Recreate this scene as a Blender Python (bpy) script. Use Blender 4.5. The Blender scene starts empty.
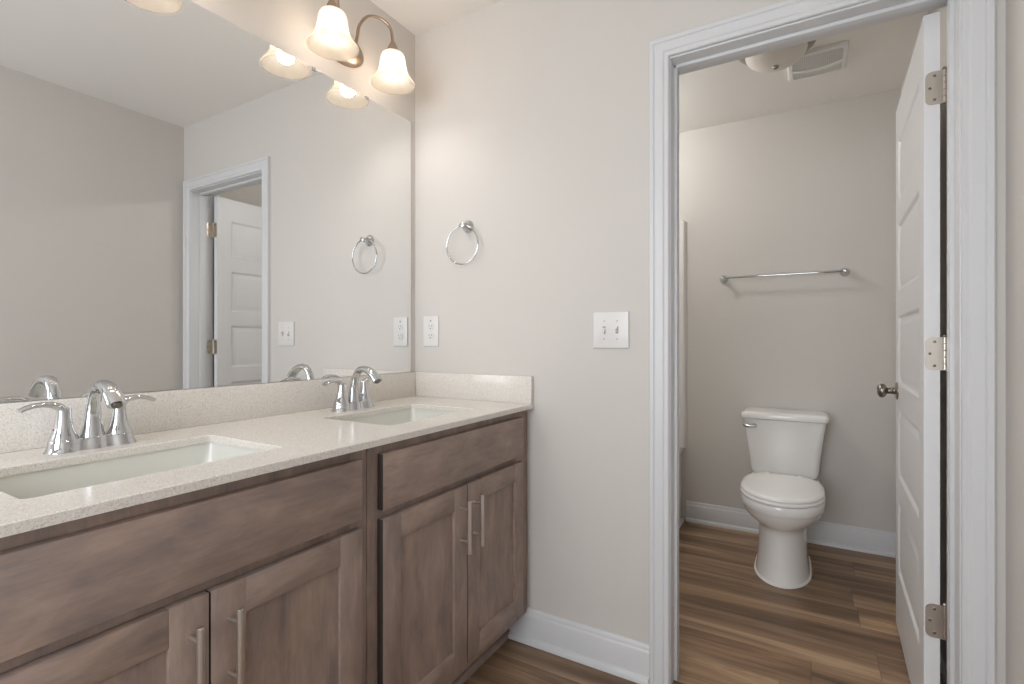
import bpy, bmesh, math, random
from mathutils import Vector, Matrix

S = bpy.context.scene
COL = S.collection
PI = math.pi
random.seed(7)

# ---------------------------------------------------------------- camera, sky, exposure
cam_data = bpy.data.cameras.new('camera')
cam = bpy.data.objects.new('camera', cam_data)
COL.objects.link(cam)
cam_data.sensor_width = 36.0
cam_data.lens = 17.7946
cam_data.shift_y = -0.71 / 1024.0
cam_data.clip_start = 0.02
cam.location = (1.4646, -1.6693, 1.1223)
cam.rotation_euler = (PI / 2, 0, math.radians(30.4307))
S.camera = cam

S.view_settings.view_transform = 'Standard'
S.view_settings.look = 'None'
S.view_settings.gamma = 1.0
S.view_settings.use_curve_mapping = False
S.view_settings.exposure = -0.08

world = bpy.data.worlds.new('daylight')
S.world = world
world.use_nodes = True
bg = world.node_tree.nodes['Background']
bg.inputs['Color'].default_value = (0.89, 0.94, 1.0, 1)
bg.inputs['Strength'].default_value = 9.5

# daylight enters through the window in the wall behind the camera; the portal only guides sampling of the sky
portal = bpy.data.lights.new('window_portal', 'AREA')
portal.shape = 'RECTANGLE'
portal.size, portal.size_y = 1.3, 1.5
portal.cycles.is_portal = True
po = bpy.data.objects.new('window_portal', portal)
COL.objects.link(po)
po.location = (0.95, -2.99, 1.35)
po.rotation_euler = (PI / 2, 0, 0)

BULB_W = 5.0          # watts of each vanity bulb
BULB_COL = (1.0, 0.92, 0.86)
DOWN_W = 19.0         # watts of the ceiling light above the bathtub
DOWN_COL = (0.91, 0.955, 1.0)

S.cycles.max_bounces = 14
S.cycles.diffuse_bounces = 7
S.cycles.glossy_bounces = 6
S.cycles.transparent_max_bounces = 12
S.cycles.sample_clamp_indirect = 6.0
S.cycles.caustics_refractive = False


# ---------------------------------------------------------------- materials
def srgb(r, g, b):
    def f(c):
        c /= 255.0
        return c / 12.92 if c <= 0.04045 else ((c + 0.055) / 1.055) ** 2.4
    return (f(r), f(g), f(b), 1)


def mat(name, col, rough=0.5, metal=0.0, spec=0.5, coat=0.0):
    m = bpy.data.materials.new(name)
    m.use_nodes = True
    p = m.node_tree.nodes['Principled BSDF']
    p.inputs['Base Color'].default_value = col
    p.inputs['Roughness'].default_value = rough
    p.inputs['Metallic'].default_value = metal
    p.inputs['Specular IOR Level'].default_value = spec
    p.inputs['Coat Weight'].default_value = coat
    return m


class NT:
    """small node helper"""
    def __init__(self, m):
        self.t = m.node_tree
        self.p = self.t.nodes['Principled BSDF']

    def n(self, kind, **kw):
        nd = self.t.nodes.new(kind)
        for k, v in kw.items():
            setattr(nd, k, v)
        return nd

    def l(self, a, b):
        self.t.links.new(a, b)

    def math(self, op, a, b=None, c=None):
        nd = self.n('ShaderNodeMath', operation=op)
        for i, v in enumerate((a, b, c)):
            if v is None:
                continue
            if isinstance(v, (int, float)):
                nd.inputs[i].default_value = v
            else:
                self.l(v, nd.inputs[i])
        return nd.outputs[0]

    def coord(self, kind='Object', scale=(1, 1, 1), loc=(0, 0, 0)):
        tc = self.n('ShaderNodeTexCoord')
        mp = self.n('ShaderNodeMapping')
        mp.inputs['Scale'].default_value = scale
        mp.inputs['Location'].default_value = loc
        self.l(tc.outputs[kind], mp.inputs['Vector'])
        return mp.outputs['Vector']

    def noise(self, vec, scale, detail=4, rough=0.55, dist=0.0):
        nd = self.n('ShaderNodeTexNoise')
        nd.inputs['Scale'].default_value = scale
        nd.inputs['Detail'].default_value = detail
        nd.inputs['Roughness'].default_value = rough
        nd.inputs['Distortion'].default_value = dist
        self.l(vec, nd.inputs['Vector'])
        return nd.outputs['Fac']

    def ramp(self, fac, stops, interp='LINEAR'):
        nd = self.n('ShaderNodeValToRGB')
        cr = nd.color_ramp
        cr.interpolation = interp
        while len(cr.elements) < len(stops):
            cr.elements.new(0.5)
        for e, (pos, c) in zip(cr.elements, stops):
            e.position = pos
            e.color = c
        self.l(fac, nd.inputs['Fac'])
        return nd.outputs['Color']

    def mix(self, fac, a, b, blend='MIX'):
        nd = self.n('ShaderNodeMix', data_type='RGBA', blend_type=blend)
        for sock, v in ((nd.inputs[0], fac), (nd.inputs[6], a), (nd.inputs[7], b)):
            if isinstance(v, (int, float)):
                sock.default_value = v
            elif isinstance(v, tuple):
                sock.default_value = v
            else:
                self.l(v, sock)
        return nd.outputs[2]

    def bump(self, h, strength=0.1, dist=0.002):
        nd = self.n('ShaderNodeBump')
        nd.inputs['Strength'].default_value = strength
        nd.inputs['Distance'].default_value = dist
        self.l(h, nd.inputs['Height'])
        self.l(nd.outputs['Normal'], self.p.inputs['Normal'])


def paint(name, col, rough=0.75, tex=0.12, spec=0.3):
    m = mat(name, col, rough, spec=spec)
    k = NT(m)
    v = k.coord('Object')
    k.bump(k.noise(v, 260, 2), tex, 0.0008)
    return m


M_WALL = paint('greige_wall_paint', srgb(207, 203, 198), 0.8, 0.15)
M_CEIL = paint('ceiling_paint', srgb(234, 231, 227), 0.9, 0.25)
M_TRIM = mat('white_trim_paint', srgb(212, 213, 215), 0.4)
M_DOOR = mat('white_door_paint', srgb(226, 226, 227), 0.4)
M_PLASTIC = mat('white_plastic', srgb(221, 219, 217), 0.3)
M_DARKSLOT = mat('dark_slot', srgb(40, 38, 36), 0.7)
M_SLOTGREY = mat('toggle_slot_grey', srgb(140, 138, 135), 0.6)
M_PSCREW = mat('painted_screw', srgb(186, 184, 181), 0.4)
M_PORC = mat('white_porcelain', srgb(238, 237, 235), 0.12, coat=0.3)
M_SINK = mat('white_vitreous_china', srgb(221, 221, 214), 0.15)
M_SEAT = mat('white_seat_plastic', srgb(243, 242, 240), 0.25)
M_TUB = mat('white_acrylic', srgb(228, 226, 223), 0.2)
M_CHROME = mat('polished_chrome', (0.60, 0.61, 0.62, 1), 0.06, 1.0)
M_NICKEL = mat('brushed_nickel', srgb(214, 208, 200), 0.36, 1.0)
M_KNOB = mat('satin_nickel', srgb(150, 142, 134), 0.28, 1.0)
M_HINGE = mat('hinge_nickel', srgb(196, 188, 178), 0.35, 1.0)
M_PLATE = mat('warm_brushed_nickel', srgb(172, 153, 136), 0.3, 1.0)
M_SCREW = mat('screw_steel', srgb(120, 114, 108), 0.35, 1.0)
M_CAULK = mat('white_caulk', srgb(232, 231, 228), 0.6)
M_RED = mat('red_mark', srgb(120, 20, 18), 0.4)
M_MIRROR = mat('mirror_silver', (0.90, 0.91, 0.91, 1), 0.0, 1.0)
M_MEDGE = mat('mirror_edge', srgb(70, 72, 68), 0.3)
M_CLIP = mat('clear_clip', srgb(120, 118, 114), 0.3)
M_FROST = mat('frosted_dome_glass', srgb(214, 208, 200), 0.3)
M_GRILLE = mat('fan_grille_plastic', srgb(226, 226, 224), 0.4)
M_GRILLE_DARK = mat('fan_grille_mesh', srgb(206, 205, 201), 0.6)
M_SILL = mat('vinyl_window', srgb(235, 235, 235), 0.35)


def cabinet_wood(name, horizontal):
    m = mat(name, srgb(120, 104, 95), 0.42, spec=0.4)
    k = NT(m)
    oi = k.n('ShaderNodeObjectInfo')
    sc = (1, 6, 90) if horizontal else (90, 90, 5)
    tc = k.n('ShaderNodeTexCoord')
    add = k.n('ShaderNodeVectorMath', operation='ADD')
    k.l(tc.outputs['Object'], add.inputs[0])
    off = k.math('MULTIPLY', oi.outputs['Random'], 13.0)
    cx = k.n('ShaderNodeCombineXYZ')
    for i in range(3):
        k.l(off, cx.inputs[i])
    k.l(cx.outputs[0], add.inputs[1])
    mp = k.n('ShaderNodeMapping')
    mp.inputs['Scale'].default_value = sc
    k.l(add.outputs[0], mp.inputs['Vector'])
    fine = k.noise(mp.outputs[0], 1.6, 5, 0.6, 0.4)
    mp2 = k.n('ShaderNodeMapping')
    mp2.inputs['Scale'].default_value = (5, 5, 13) if horizontal else (13, 13, 4.5)
    k.l(add.outputs[0], mp2.inputs['Vector'])
    blotch = k.noise(mp2.outputs[0], 1.5, 5, 0.62, 0.35)
    c1 = k.ramp(fine, [(0.3, srgb(126, 109, 100)), (0.7, srgb(155, 137, 126))])
    c2 = k.ramp(blotch, [(0.30, srgb(116, 106, 104)), (0.5, srgb(148, 129, 119)), (0.70, srgb(176, 152, 137))])
    c = k.mix(0.64, c1, c2)
    k.l(c, k.p.inputs['Base Color'])
    k.bump(fine, 0.04, 0.0006)
    return m


M_WOODV = cabinet_wood('stained_maple_upright', False)
M_WOODH = cabinet_wood('stained_maple_level', True)
M_EDGE = mat('dark_side_edge', srgb(52, 43, 38), 0.5)  # darker brown on the side faces of doors and drawer fronts
M_KICK = mat('dark_toe_kick', srgb(84, 70, 62), 0.5)


def quartz():
    m = mat('speckled_quartz', srgb(214, 204, 190), 0.18, spec=0.5)
    k = NT(m)
    v = k.coord('Object')
    a = k.noise(v, 330, 2, 0.6)
    b = k.noise(v, 620, 1, 0.5)
    d = k.noise(v, 6, 3)
    base = k.ramp(a, [(0.30, srgb(196, 188, 177)), (0.43, srgb(220, 215, 208)), (0.60, srgb(226, 222, 216)), (0.74, srgb(238, 235, 229))])
    dark = k.ramp(b, [(0.27, (0.28, 0.25, 0.22, 1)), (0.36, (1, 1, 1, 1))])
    c = k.mix(0.6, base, dark, 'MULTIPLY')
    c = k.mix(k.math('MULTIPLY', d, 0.10), c, srgb(210, 200, 188))
    k.l(c, k.p.inputs['Base Color'])
    return m


M_QUARTZ = quartz()


def floor_planks():
    m = mat('oak_plank_floor', srgb(130, 104, 82), 0.42, spec=0.4)
    k = NT(m)
    PWID, PLEN = 0.1725, 1.22
    tc = k.n('ShaderNodeTexCoord')
    sx = k.n('ShaderNodeSeparateXYZ')
    k.l(tc.outputs['Object'], sx.inputs[0])
    x, y = sx.outputs[0], sx.outputs[1]
    yr = k.math('DIVIDE', k.math('SUBTRACT', y, 0.22), PWID)
    row = k.math('FLOOR', yr)
    fy = k.math('SUBTRACT', yr, row)
    wn = k.n('ShaderNodeTexWhiteNoise', noise_dimensions='1D')
    k.l(k.math('ADD', row, 31.37), wn.inputs['W'])
    xr = k.math('ADD', k.math('DIVIDE', x, PLEN), k.math('MULTIPLY', wn.outputs['Value'], 5.0))
    colm = k.math('FLOOR', xr)
    fx = k.math('SUBTRACT', xr, colm)
    cv = k.n('ShaderNodeCombineXYZ')
    k.l(row, cv.inputs[0]); k.l(colm, cv.inputs[1])
    wn2 = k.n('ShaderNodeTexWhiteNoise', noise_dimensions='3D')
    k.l(cv.outputs[0], wn2.inputs['Vector'])
    rnd = wn2.outputs['Value']
    # grain coordinates: stretched along x, shifted for each plank
    gv = k.n('ShaderNodeCombineXYZ')
    k.l(k.math('ADD', k.math('MULTIPLY', x, 0.8), k.math('MULTIPLY', rnd, 37.0)), gv.inputs[0])
    k.l(k.math('ADD', k.math('MULTIPLY', y, 10.5), k.math('MULTIPLY', rnd, 91.0)), gv.inputs[1])
    g1 = k.noise(gv.outputs[0], 1.0, 6, 0.62, 0.9)
    gv2 = k.n('ShaderNodeCombineXYZ')
    k.l(k.math('ADD', k.math('MULTIPLY', x, 3.0), k.math('MULTIPLY', rnd, 57.0)), gv2.inputs[0])
    k.l(k.math('ADD', k.math('MULTIPLY', y, 120.0), k.math('MULTIPLY', rnd, 11.0)), gv2.inputs[1])
    g2 = k.noise(gv2.outputs[0], 1.0, 4, 0.6, 0.3)
    c = k.ramp(g1, [(0.28, srgb(58, 46, 37)), (0.42, srgb(110, 87, 69)), (0.56, srgb(150, 124, 100)), (0.72, srgb(204, 176, 145))])
    c = k.mix(0.28, c, k.ramp(g2, [(0.3, srgb(92, 72, 57)), (0.7, srgb(168, 140, 114))]))
    tone = k.ramp(rnd, [(0.0, (0.74, 0.70, 0.67, 1)), (0.5, (0.95, 0.93, 0.90, 1)), (1.0, (1.15, 1.10, 1.02, 1))])
    c = k.mix(1.0, c, tone, 'MULTIPLY')
    edge = k.math('MULTIPLY', k.math('SUBTRACT', 1.0, k.math('MINIMUM', k.math('MULTIPLY', fy, 5.0), 1.0)), k.math('MULTIPLY', g1, 0.9))
    c = k.mix(edge, c, srgb(196, 168, 138))
    ey = k.math('MINIMUM', fy, k.math('SUBTRACT', 1.0, fy))
    ex = k.math('MINIMUM', fx, k.math('SUBTRACT', 1.0, fx))
    seam = k.math('MAXIMUM', k.math('LESS_THAN', ey, 0.007), k.math('LESS_THAN', ex, 0.0012))
    c = k.mix(k.math('MULTIPLY', seam, 0.42), c, srgb(58, 44, 35))
    k.l(c, k.p.inputs['Base Color'])
    k.bump(g2, 0.05, 0.001)
    return m


M_FLOOR = floor_planks()


def shade_glass(name, transmit, diffuse, k1, k2):
    m = bpy.data.materials.new(name)
    m.use_nodes = True
    t = m.node_tree
    t.nodes.clear()
    out = t.nodes.new('ShaderNodeOutputMaterial')
    tr = t.nodes.new('ShaderNodeBsdfTransparent'); tr.inputs[0].default_value = (1, 0.95, 0.89, 1)
    tl = t.nodes.new('ShaderNodeBsdfTranslucent'); tl.inputs[0].default_value = transmit
    df = t.nodes.new('ShaderNodeBsdfPrincipled'); df.inputs['Base Color'].default_value = diffuse; df.inputs['Roughness'].default_value = 0.3
    m1 = t.nodes.new('ShaderNodeMixShader'); m1.inputs[0].default_value = k1
    m2 = t.nodes.new('ShaderNodeMixShader'); m2.inputs[0].default_value = k2
    t.links.new(tl.outputs[0], m1.inputs[2]); t.links.new(tr.outputs[0], m1.inputs[1])
    t.links.new(m1.outputs[0], m2.inputs[1]); t.links.new(df.outputs[0], m2.inputs[2])
    t.links.new(m2.outputs[0], out.inputs[0])
    return m


M_SHADE = shade_glass('alabaster_shade_glass', (0.56, 0.515, 0.45, 1), (0.46, 0.43, 0.38, 1), 0.45, 0.18)
M_GLOBE = shade_glass('opal_globe_glass', (0.5, 0.48, 0.46, 1), (0.5, 0.48, 0.46, 1), 0.1, 0.04)


def emit(name, col, s):
    m = bpy.data.materials.new(name)
    m.use_nodes = True
    t = m.node_tree
    t.nodes.clear()
    out = t.nodes.new('ShaderNodeOutputMaterial')
    e = t.nodes.new('ShaderNodeEmission')
    e.inputs[0].default_value = (*col, 1)
    e.inputs[1].default_value = s
    t.links.new(e.outputs[0], out.inputs[0])
    return m


M_BULB = emit('lit_bulb', (1.0, 0.88, 0.72), 6.0)



def pane_glass():
    m = bpy.data.materials.new('window_glass')
    m.use_nodes = True
    t = m.node_tree
    t.nodes.clear()
    out = t.nodes.new('ShaderNodeOutputMaterial')
    tr = t.nodes.new('ShaderNodeBsdfTransparent')
    gl = t.nodes.new('ShaderNodeBsdfGlossy'); gl.inputs['Roughness'].default_value = 0.0
    mx = t.nodes.new('ShaderNodeMixShader'); mx.inputs[0].default_value = 0.06
    t.links.new(tr.outputs[0], mx.inputs[1]); t.links.new(gl.outputs[0], mx.inputs[2])
    t.links.new(mx.outputs[0], out.inputs[0])
    return m


M_PANE = pane_glass()


# ---------------------------------------------------------------- mesh helpers
class MB:
    """collects shapes (in world coordinates) and links them as ONE mesh object"""
    def __init__(self):
        self.bm = bmesh.new()

    def quad(self, pts):
        vs = [self.bm.verts.new(p) for p in pts]
        return self.bm.faces.new(vs)

    def box(self, x0, x1, y0, y1, z0, z1, bev=0.0, seg=2):
        bm = self.bm
        c = [bm.verts.new((x, y, z)) for x in (x0, x1) for y in (y0, y1) for z in (z0, z1)]
        fs = [(0, 1, 3, 2), (4, 6, 7, 5), (0, 4, 5, 1), (2, 3, 7, 6), (0, 2, 6, 4), (1, 5, 7, 3)]
        faces = [bm.faces.new([c[i] for i in f]) for f in fs]
        if bev > 0:
            edges = list({e for f in faces for e in f.edges})
            bmesh.ops.bevel(bm, geom=edges, offset=bev, segments=seg, profile=0.5, affect='EDGES')
        return self

    def loft(self, sections, cap0=True, cap1=True, closed=True):
        """sections: list of equal-length rings of 3D points"""
        bm = self.bm
        rings = [[bm.verts.new(p) for p in s] for s in sections]
        n = len(rings[0])
        for a, b in zip(rings, rings[1:]):
            for i in range(n if closed else n - 1):
                j = (i + 1) % n
                bm.faces.new((a[i], a[j], b[j], b[i]))
        if cap0:
            bm.faces.new(list(reversed(rings[0])))
        if cap1:
            bm.faces.new(rings[-1])
        return self

    def lathe(self, prof, o, axis='z', n=32, cap0=True, cap1=True):
        """prof: list of (radius, height) along axis from origin o"""
        secs = []
        for r, h in prof:
            ring = []
            for i in range(n):
                a = 2 * PI * i / n
                c, s = r * math.cos(a), r * math.sin(a)
                d = {'z': (c, s, h), 'x': (h, c, s), 'y': (s, h, c), '-z': (s, c, -h), '-x': (-h, s, c), '-y': (c, -h, s)}[axis]
                ring.append((o[0] + d[0], o[1] + d[1], o[2] + d[2]))
            secs.append(ring)
        return self.loft(secs, cap0, cap1)

    def tube(self, pts, r, n=12, cap=True, up=None):
        """round tube along a polyline; r a number or a list"""
        pts = [Vector(p) for p in pts]
        secs = []
        prev = None
        for i, p in enumerate(pts):
            t = (pts[min(i + 1, len(pts) - 1)] - pts[max(i - 1, 0)]).normalized()
            if prev is None:
                u = Vector(up) if up else (Vector((0, 0, 1)) if abs(t.z) < 0.9 else Vector((1, 0, 0)))
            else:
                u = prev
            u = (u - t * u.dot(t)).normalized()
            w = t.cross(u)
            prev = u
            rr = r[i] if isinstance(r, (list, tuple)) else r
            ru, rw = rr if isinstance(rr, tuple) else (rr, rr)
            secs.append([p + u * ru * math.cos(2 * PI * k / n) + w * rw * math.sin(2 * PI * k / n) for k in range(n)])
        return self.loft(secs, cap, cap)

    def torus(self, c, R, r, axis='y', n=48, m=10):
        bm = self.bm
        rings = []
        for i in range(n):
            a = 2 * PI * i / n
            ring = []
            for j in range(m):
                b = 2 * PI * j / m
                q = R + r * math.cos(b)
                u, v, w = q * math.cos(a), q * math.sin(a), r * math.sin(b)
                p = {'y': (u, w, v), 'z': (u, v, w), 'x': (w, u, v)}[axis]
                ring.append(bm.verts.new((c[0] + p[0], c[1] + p[1], c[2] + p[2])))
            rings.append(ring)
        for i in range(n):
            A, B = rings[i], rings[(i + 1) % n]
            for j in range(m):
                k = (j + 1) % m
                bm.faces.new((A[j], B[j], B[k], A[k]))
        return self

    def prism(self, prof, axis, a, b, cap=True):
        """extrude a 2D profile along an axis: x -> profile (y,z); y -> profile (x,z); z -> profile (x,y)"""
        def P(q, t):
            return {'x': (t, q[0], q[1]), 'y': (q[0], t, q[1]), 'z': (q[0], q[1], t)}[axis]
        return self.loft([[P(q, a) for q in prof], [P(q, b) for q in prof]], cap, cap)


def smooth(me, ang=35):
    me.shade_smooth()
    me.set_sharp_from_angle(angle=math.radians(ang))


def world_loc(o):
    v = Vector((0, 0, 0))
    while o is not None:
        v += o.location
        o = o.parent
    return v


def obj(name, mb, m, parent=None, loc=None, ang=35, flat=False):
    """link the collected shapes as one object whose origin is at loc (world); parented shapes keep their place"""
    bm = mb.bm
    bmesh.ops.recalc_face_normals(bm, faces=bm.faces)
    base = Vector(loc) if loc else (world_loc(parent) if parent else Vector((0, 0, 0)))
    bmesh.ops.translate(bm, verts=bm.verts, vec=-base)
    me = bpy.data.meshes.new(name)
    bm.to_mesh(me)
    bm.free()
    for x in (m if isinstance(m, (list, tuple)) else [m]):
        me.materials.append(x)
    if not flat:
        smooth(me, ang)
    o = bpy.data.objects.new(name, me)
    COL.objects.link(o)
    if parent:
        o.parent = parent
        o.location = base - world_loc(parent)
    else:
        o.location = base
    return o


def tag(o, label=None, cat=None, group=None, kind=None):
    if label: o['label'] = label
    if cat: o['category'] = cat
    if group: o['group'] = group
    if kind: o['kind'] = kind
    return o


def thing(name, loc, label, cat, group=None, kind=None):
    o = bpy.data.objects.new(name, None)
    o.empty_display_size = 0.05
    COL.objects.link(o)
    o.location = loc
    return tag(o, label, cat, group, kind)


def struct(name, mb, m, label, cat, ang=35, flat=False):
    return tag(obj(name, mb, m, None, None, ang, flat), label, cat, kind='structure')


def dup(root, loc, label):
    """copy a thing, its parts and their sub-parts"""
    r = root.copy(); COL.objects.link(r); r.location = loc
    r['label'] = label
    for ch in list(root.children):
        c = ch.copy(); COL.objects.link(c); c.parent = r
        for g in list(ch.children):
            d = g.copy(); COL.objects.link(d); d.parent = c
    return r


def rrect(cx, cy, hx, hy, r, z, n=6):
    """rounded rectangle ring in a level plane"""
    pts = []
    for sx, sy, a0 in ((1, 1, 0), (-1, 1, PI / 2), (-1, -1, PI), (1, -1, 3 * PI / 2)):
        for i in range(n + 1):
            a = a0 + PI / 2 * i / n
            pts.append((cx + sx * (hx - r) + r * math.cos(a), cy + sy * (hy - r) + r * math.sin(a), z))
    return pts


# ---------------------------------------------------------------- the room
W, H, YB, YN = 1.876, 2.44, 1.626, -2.9
OX0, OX1, OZ = 1.078, 1.7905, 2.036        # doorway between the jambs
JT = 0.018

b = MB(); b.box(-0.1, W + 0.1, YN - 0.1, YB + 0.1, -0.06, 0)
struct('floor', b, M_FLOOR, 'brown oak plank floor running through both rooms', 'floor', flat=True)
b = MB(); b.box(-0.1, W + 0.1, YN - 0.1, YB + 0.1, H, H + 0.06)
struct('ceiling', b, M_CEIL, 'plain light ceiling above both rooms', 'ceiling', flat=True)
b = MB(); b.box(-0.1, 0, YN, YB, 0, H)
struct('wall_left', b, M_WALL, 'greige wall behind the long vanity mirror', 'wall', flat=True)
b = MB(); b.box(W, W + 0.1, YN, YB, 0, H)
struct('wall_right', b, M_WALL, 'greige wall facing the vanity mirror, beside the doorway', 'wall', flat=True)
b = MB(); b.box(-0.1, W + 0.1, YB, YB + 0.1, 0, H)
struct('wall_back', b, M_WALL, 'greige wall behind the toilet', 'wall', flat=True)
b = MB()
b.box(0, OX0 - JT, 0, 0.12, 0, H)
b.box(OX1 + JT, W, 0, 0.12, 0, H)
b.box(OX0 - JT, OX1 + JT, 0, 0.12, OZ + JT, H)
struct('wall_far', b, M_WALL, 'greige wall with towel ring and the doorway to the toilet', 'wall', flat=True)
WX0, WX1, WZ0, WZ1 = 0.3, 1.6, 0.6, 2.1
b = MB()
b.box(-0.1, WX0, YN - 0.1, YN, 0, H); b.box(WX1, W + 0.1, YN - 0.1, YN, 0, H)
b.box(WX0, WX1, YN - 0.1, YN, 0, WZ0); b.box(WX0, WX1, YN - 0.1, YN, WZ1, H)
struct('wall_near', b, M_WALL, 'greige wall with the window, behind the viewer', 'wall', flat=True)

# window in the near wall
win = thing('window_1', ((WX0 + WX1) / 2, YN - 0.05, WZ0), 'white double-sash window behind the viewer', 'window', kind='structure')
b = MB()
for (x0, x1, z0, z1) in ((WX0, WX0 + .045, WZ0, WZ1), (WX1 - .045, WX1, WZ0, WZ1), (WX0 + .045, WX1 - .045, WZ0, WZ0 + .045), (WX0 + .045, WX1 - .045, WZ1 - .045, WZ1), (WX0 + .045, WX1 - .045, 1.33, 1.37)):
    b.box(x0, x1, YN - 0.09, YN - 0.04, z0, z1, .004)
obj('window_frame', b, M_SILL, win)
b = MB(); b.box(WX0 + .04, WX1 - .04, YN - 0.07, YN - 0.064, WZ0 + .04, WZ1 - .04)
obj('pane', b, M_PANE, win, flat=True)
b = MB(); b.box(WX0 - .04, WX1 + .04, YN - 0.04, YN + 0.03, WZ0 - .02, WZ0, .004)
obj('window_sill', b, M_SILL, win)

# ---- door casing and jamb
CAS = [(0.0, 0.0100), (0.003, 0.0125), (0.0140, 0.0115), (0.0180, 0.0150), (0.0420, 0.0160), (0.0450, 0.0145), (0.0480, 0.0180), (0.0580, 0.0185), (0.0610, 0.0160), (0.0610, 0.0)]


def casing(mb, x0, x1, zt, yw, sgn):
    """mitred casing around an opening on the wall plane yw, projecting to sgn"""
    prof = [(0.0, 0.0)] + CAS
    def ring(fx, fz):
        return [(fx(u), yw + sgn * t, fz(u)) for u, t in prof]
    mb.loft([ring(lambda u: x0 - u, lambda u: 0.0), ring(lambda u: x0 - u, lambda u: zt + u),
             ring(lambda u: x1 + u, lambda u: zt + u), ring(lambda u: x1 + u, lambda u: 0.0)])


b = MB()
casing(b, OX0 - 0.003, OX1 + 0.003, OZ + 0.005, 0, -1)
struct('trim_1', b, M_TRIM, 'white moulded door casing around the toilet doorway', 'door casing', ang=20)
b = MB()
casing(b, OX0 - 0.003, OX1 + 0.003, OZ + 0.005, 0.12, 1)
struct('trim_2', b, M_TRIM, 'white door casing on the toilet side of the doorway', 'door casing', ang=20)
b = MB()
b.box(OX0 - JT, OX0, 0, 0.12, 0, OZ, .0015); b.box(OX1, OX1 + JT, 0, 0.12, 0, OZ, .0015); b.box(OX0 - JT, OX1 + JT, 0, 0.12, OZ, OZ + JT, .0015)
ST = 0.010
b.box(OX0 - .001, OX0 + ST, 0.047, 0.083, 0.0, OZ, .002); b.box(OX1 - ST, OX1 + .001, 0.047, 0.083, 0.0, OZ, .002); b.box(OX0, OX1, 0.047, 0.083, OZ - ST, OZ + .001, .002)
struct('trim_3', b, M_TRIM, 'white door jamb with stop lining the doorway', 'door jamb')


# ---- baseboards
def base_prof(d=1):
    """(distance from wall, height)"""
    return [(0, 0), (0.028, 0), (0.0278, 0.008), (0.0245, 0.0155), (0.019, 0.0195), (0.0145, 0.0215), (0.0140, 0.0225), (0.0140, 0.098), (0.0125, 0.102), (0.0095, 0.106),
            (0.0090, 0.111), (0.0075, 0.117), (0.0045, 0.1215), (0, 0.1225)]


def baseboard(name, axis, wall, sgn, a, c, label):
    mb = MB()
    mb.prism([(wall + sgn * d, z) for d, z in base_prof()], axis, a, c)
    struct(name, mb, M_TRIM, label, 'baseboard', ang=25)


baseboard('baseboard_far', 'x', 0, -1, 0.4835, OX0 - 0.065, 'white baseboard between vanity and doorway')
baseboard('baseboard_back', 'x', YB, -1, 0.800, W, 'white baseboard behind the toilet')
baseboard('baseboard_right', 'y', W, -1, YN, -0.0, 'white baseboard along the wall opposite the vanity')
baseboard('baseboard_near', 'x', YN, 1, 0.0, W, 'white baseboard under the window')
baseboard('baseboard_side', 'y', W, -1, 0.14, YB - 0.028, 'white baseboard behind the open door')
baseboard('baseboard_left', 'y', 0, 1, YN + 0.03, -1.6, 'white baseboard beyond the end of the vanity')


# ---------------------------------------------------------------- door (opens into the toilet room)
def panel_face(mb, s0, s1, z0, z1, panels, f):
    """moulded panel face; f(s, z, depth) -> point; panels: (sa, sb, za, zb)"""
    sa, sb = panels[0][0], panels[0][1]
    q = lambda a, c, e, g: mb.quad([f(a, e, 0), f(c, e, 0), f(c, g, 0), f(a, g, 0)])
    q(s0, sa, z0, z1); q(sb, s1, z0, z1)
    zs = [z0]
    for p in panels:
        zs += [p[2], p[3]]
    zs.append(z1)
    for i in range(0, len(zs), 2):
        q(sa, sb, zs[i], zs[i + 1])
    for (a, c, e, g) in panels:
        loops = [(0, 0), (0.004, 0.0015), (0.011, 0.0075), (0.017, 0.0085), (0.022, 0.0080), (0.036, 0.0025), (0.040, 0.002)]
        rings = [[mb.bm.verts.new(f(*p, d)) for p in ((a + i, e + i), (c - i, e + i), (c - i, g - i), (a + i, g - i))] for i, d in loops]
        for A, B in zip(rings, rings[1:]):
            for i in range(4):
                j = (i + 1) % 4
                mb.bm.faces.new((A[i], A[j], B[j], B[i]))
        mb.bm.faces.new(rings[-1])


door = thing('door_1', (1.7415, 0.1275, 0.0), 'white five-panel door standing open into the toilet room', 'door', kind='structure')
TH, DL = 0.0353, 0.706
ang = math.radians(1.75)
ca, sa_ = math.cos(ang), math.sin(ang)
HX, HY = 1.7393, 0.1286            # near corner of the leaf on its visible face


def dpt(s, z, t):
    """s along the leaf from the hinge edge, t into the leaf from the visible face"""
    return (HX + s * sa_ + t * ca, HY + s * ca - t * sa_, z)


PZ = [(0.232, 0.505), (0.600, 0.864), (0.955, 1.222), (1.312, 1.570), (1.655, 1.892)]
panels = [(0.087, 0.628, a, c) for a, c in PZ]
b = MB()
panel_face(b, 0, DL, 0.012, 2.03, panels, lambda s, z, d: dpt(s, z, d))
panel_face(b, 0, DL, 0.012, 2.03, panels, lambda s, z, d: dpt(s, z, TH - d))
for A, B in (((0, 0.012), (0, 2.03)), ((DL, 0.012), (DL, 2.03)), ((0, 0.012), (DL, 0.012)), ((0, 2.03), (DL, 2.03))):
    b.quad([dpt(A[0], A[1], 0), dpt(B[0], B[1], 0), dpt(B[0], B[1], TH), dpt(A[0], A[1], TH)])
obj('door_leaf', b, M_DOOR, door, ang=20)


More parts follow.
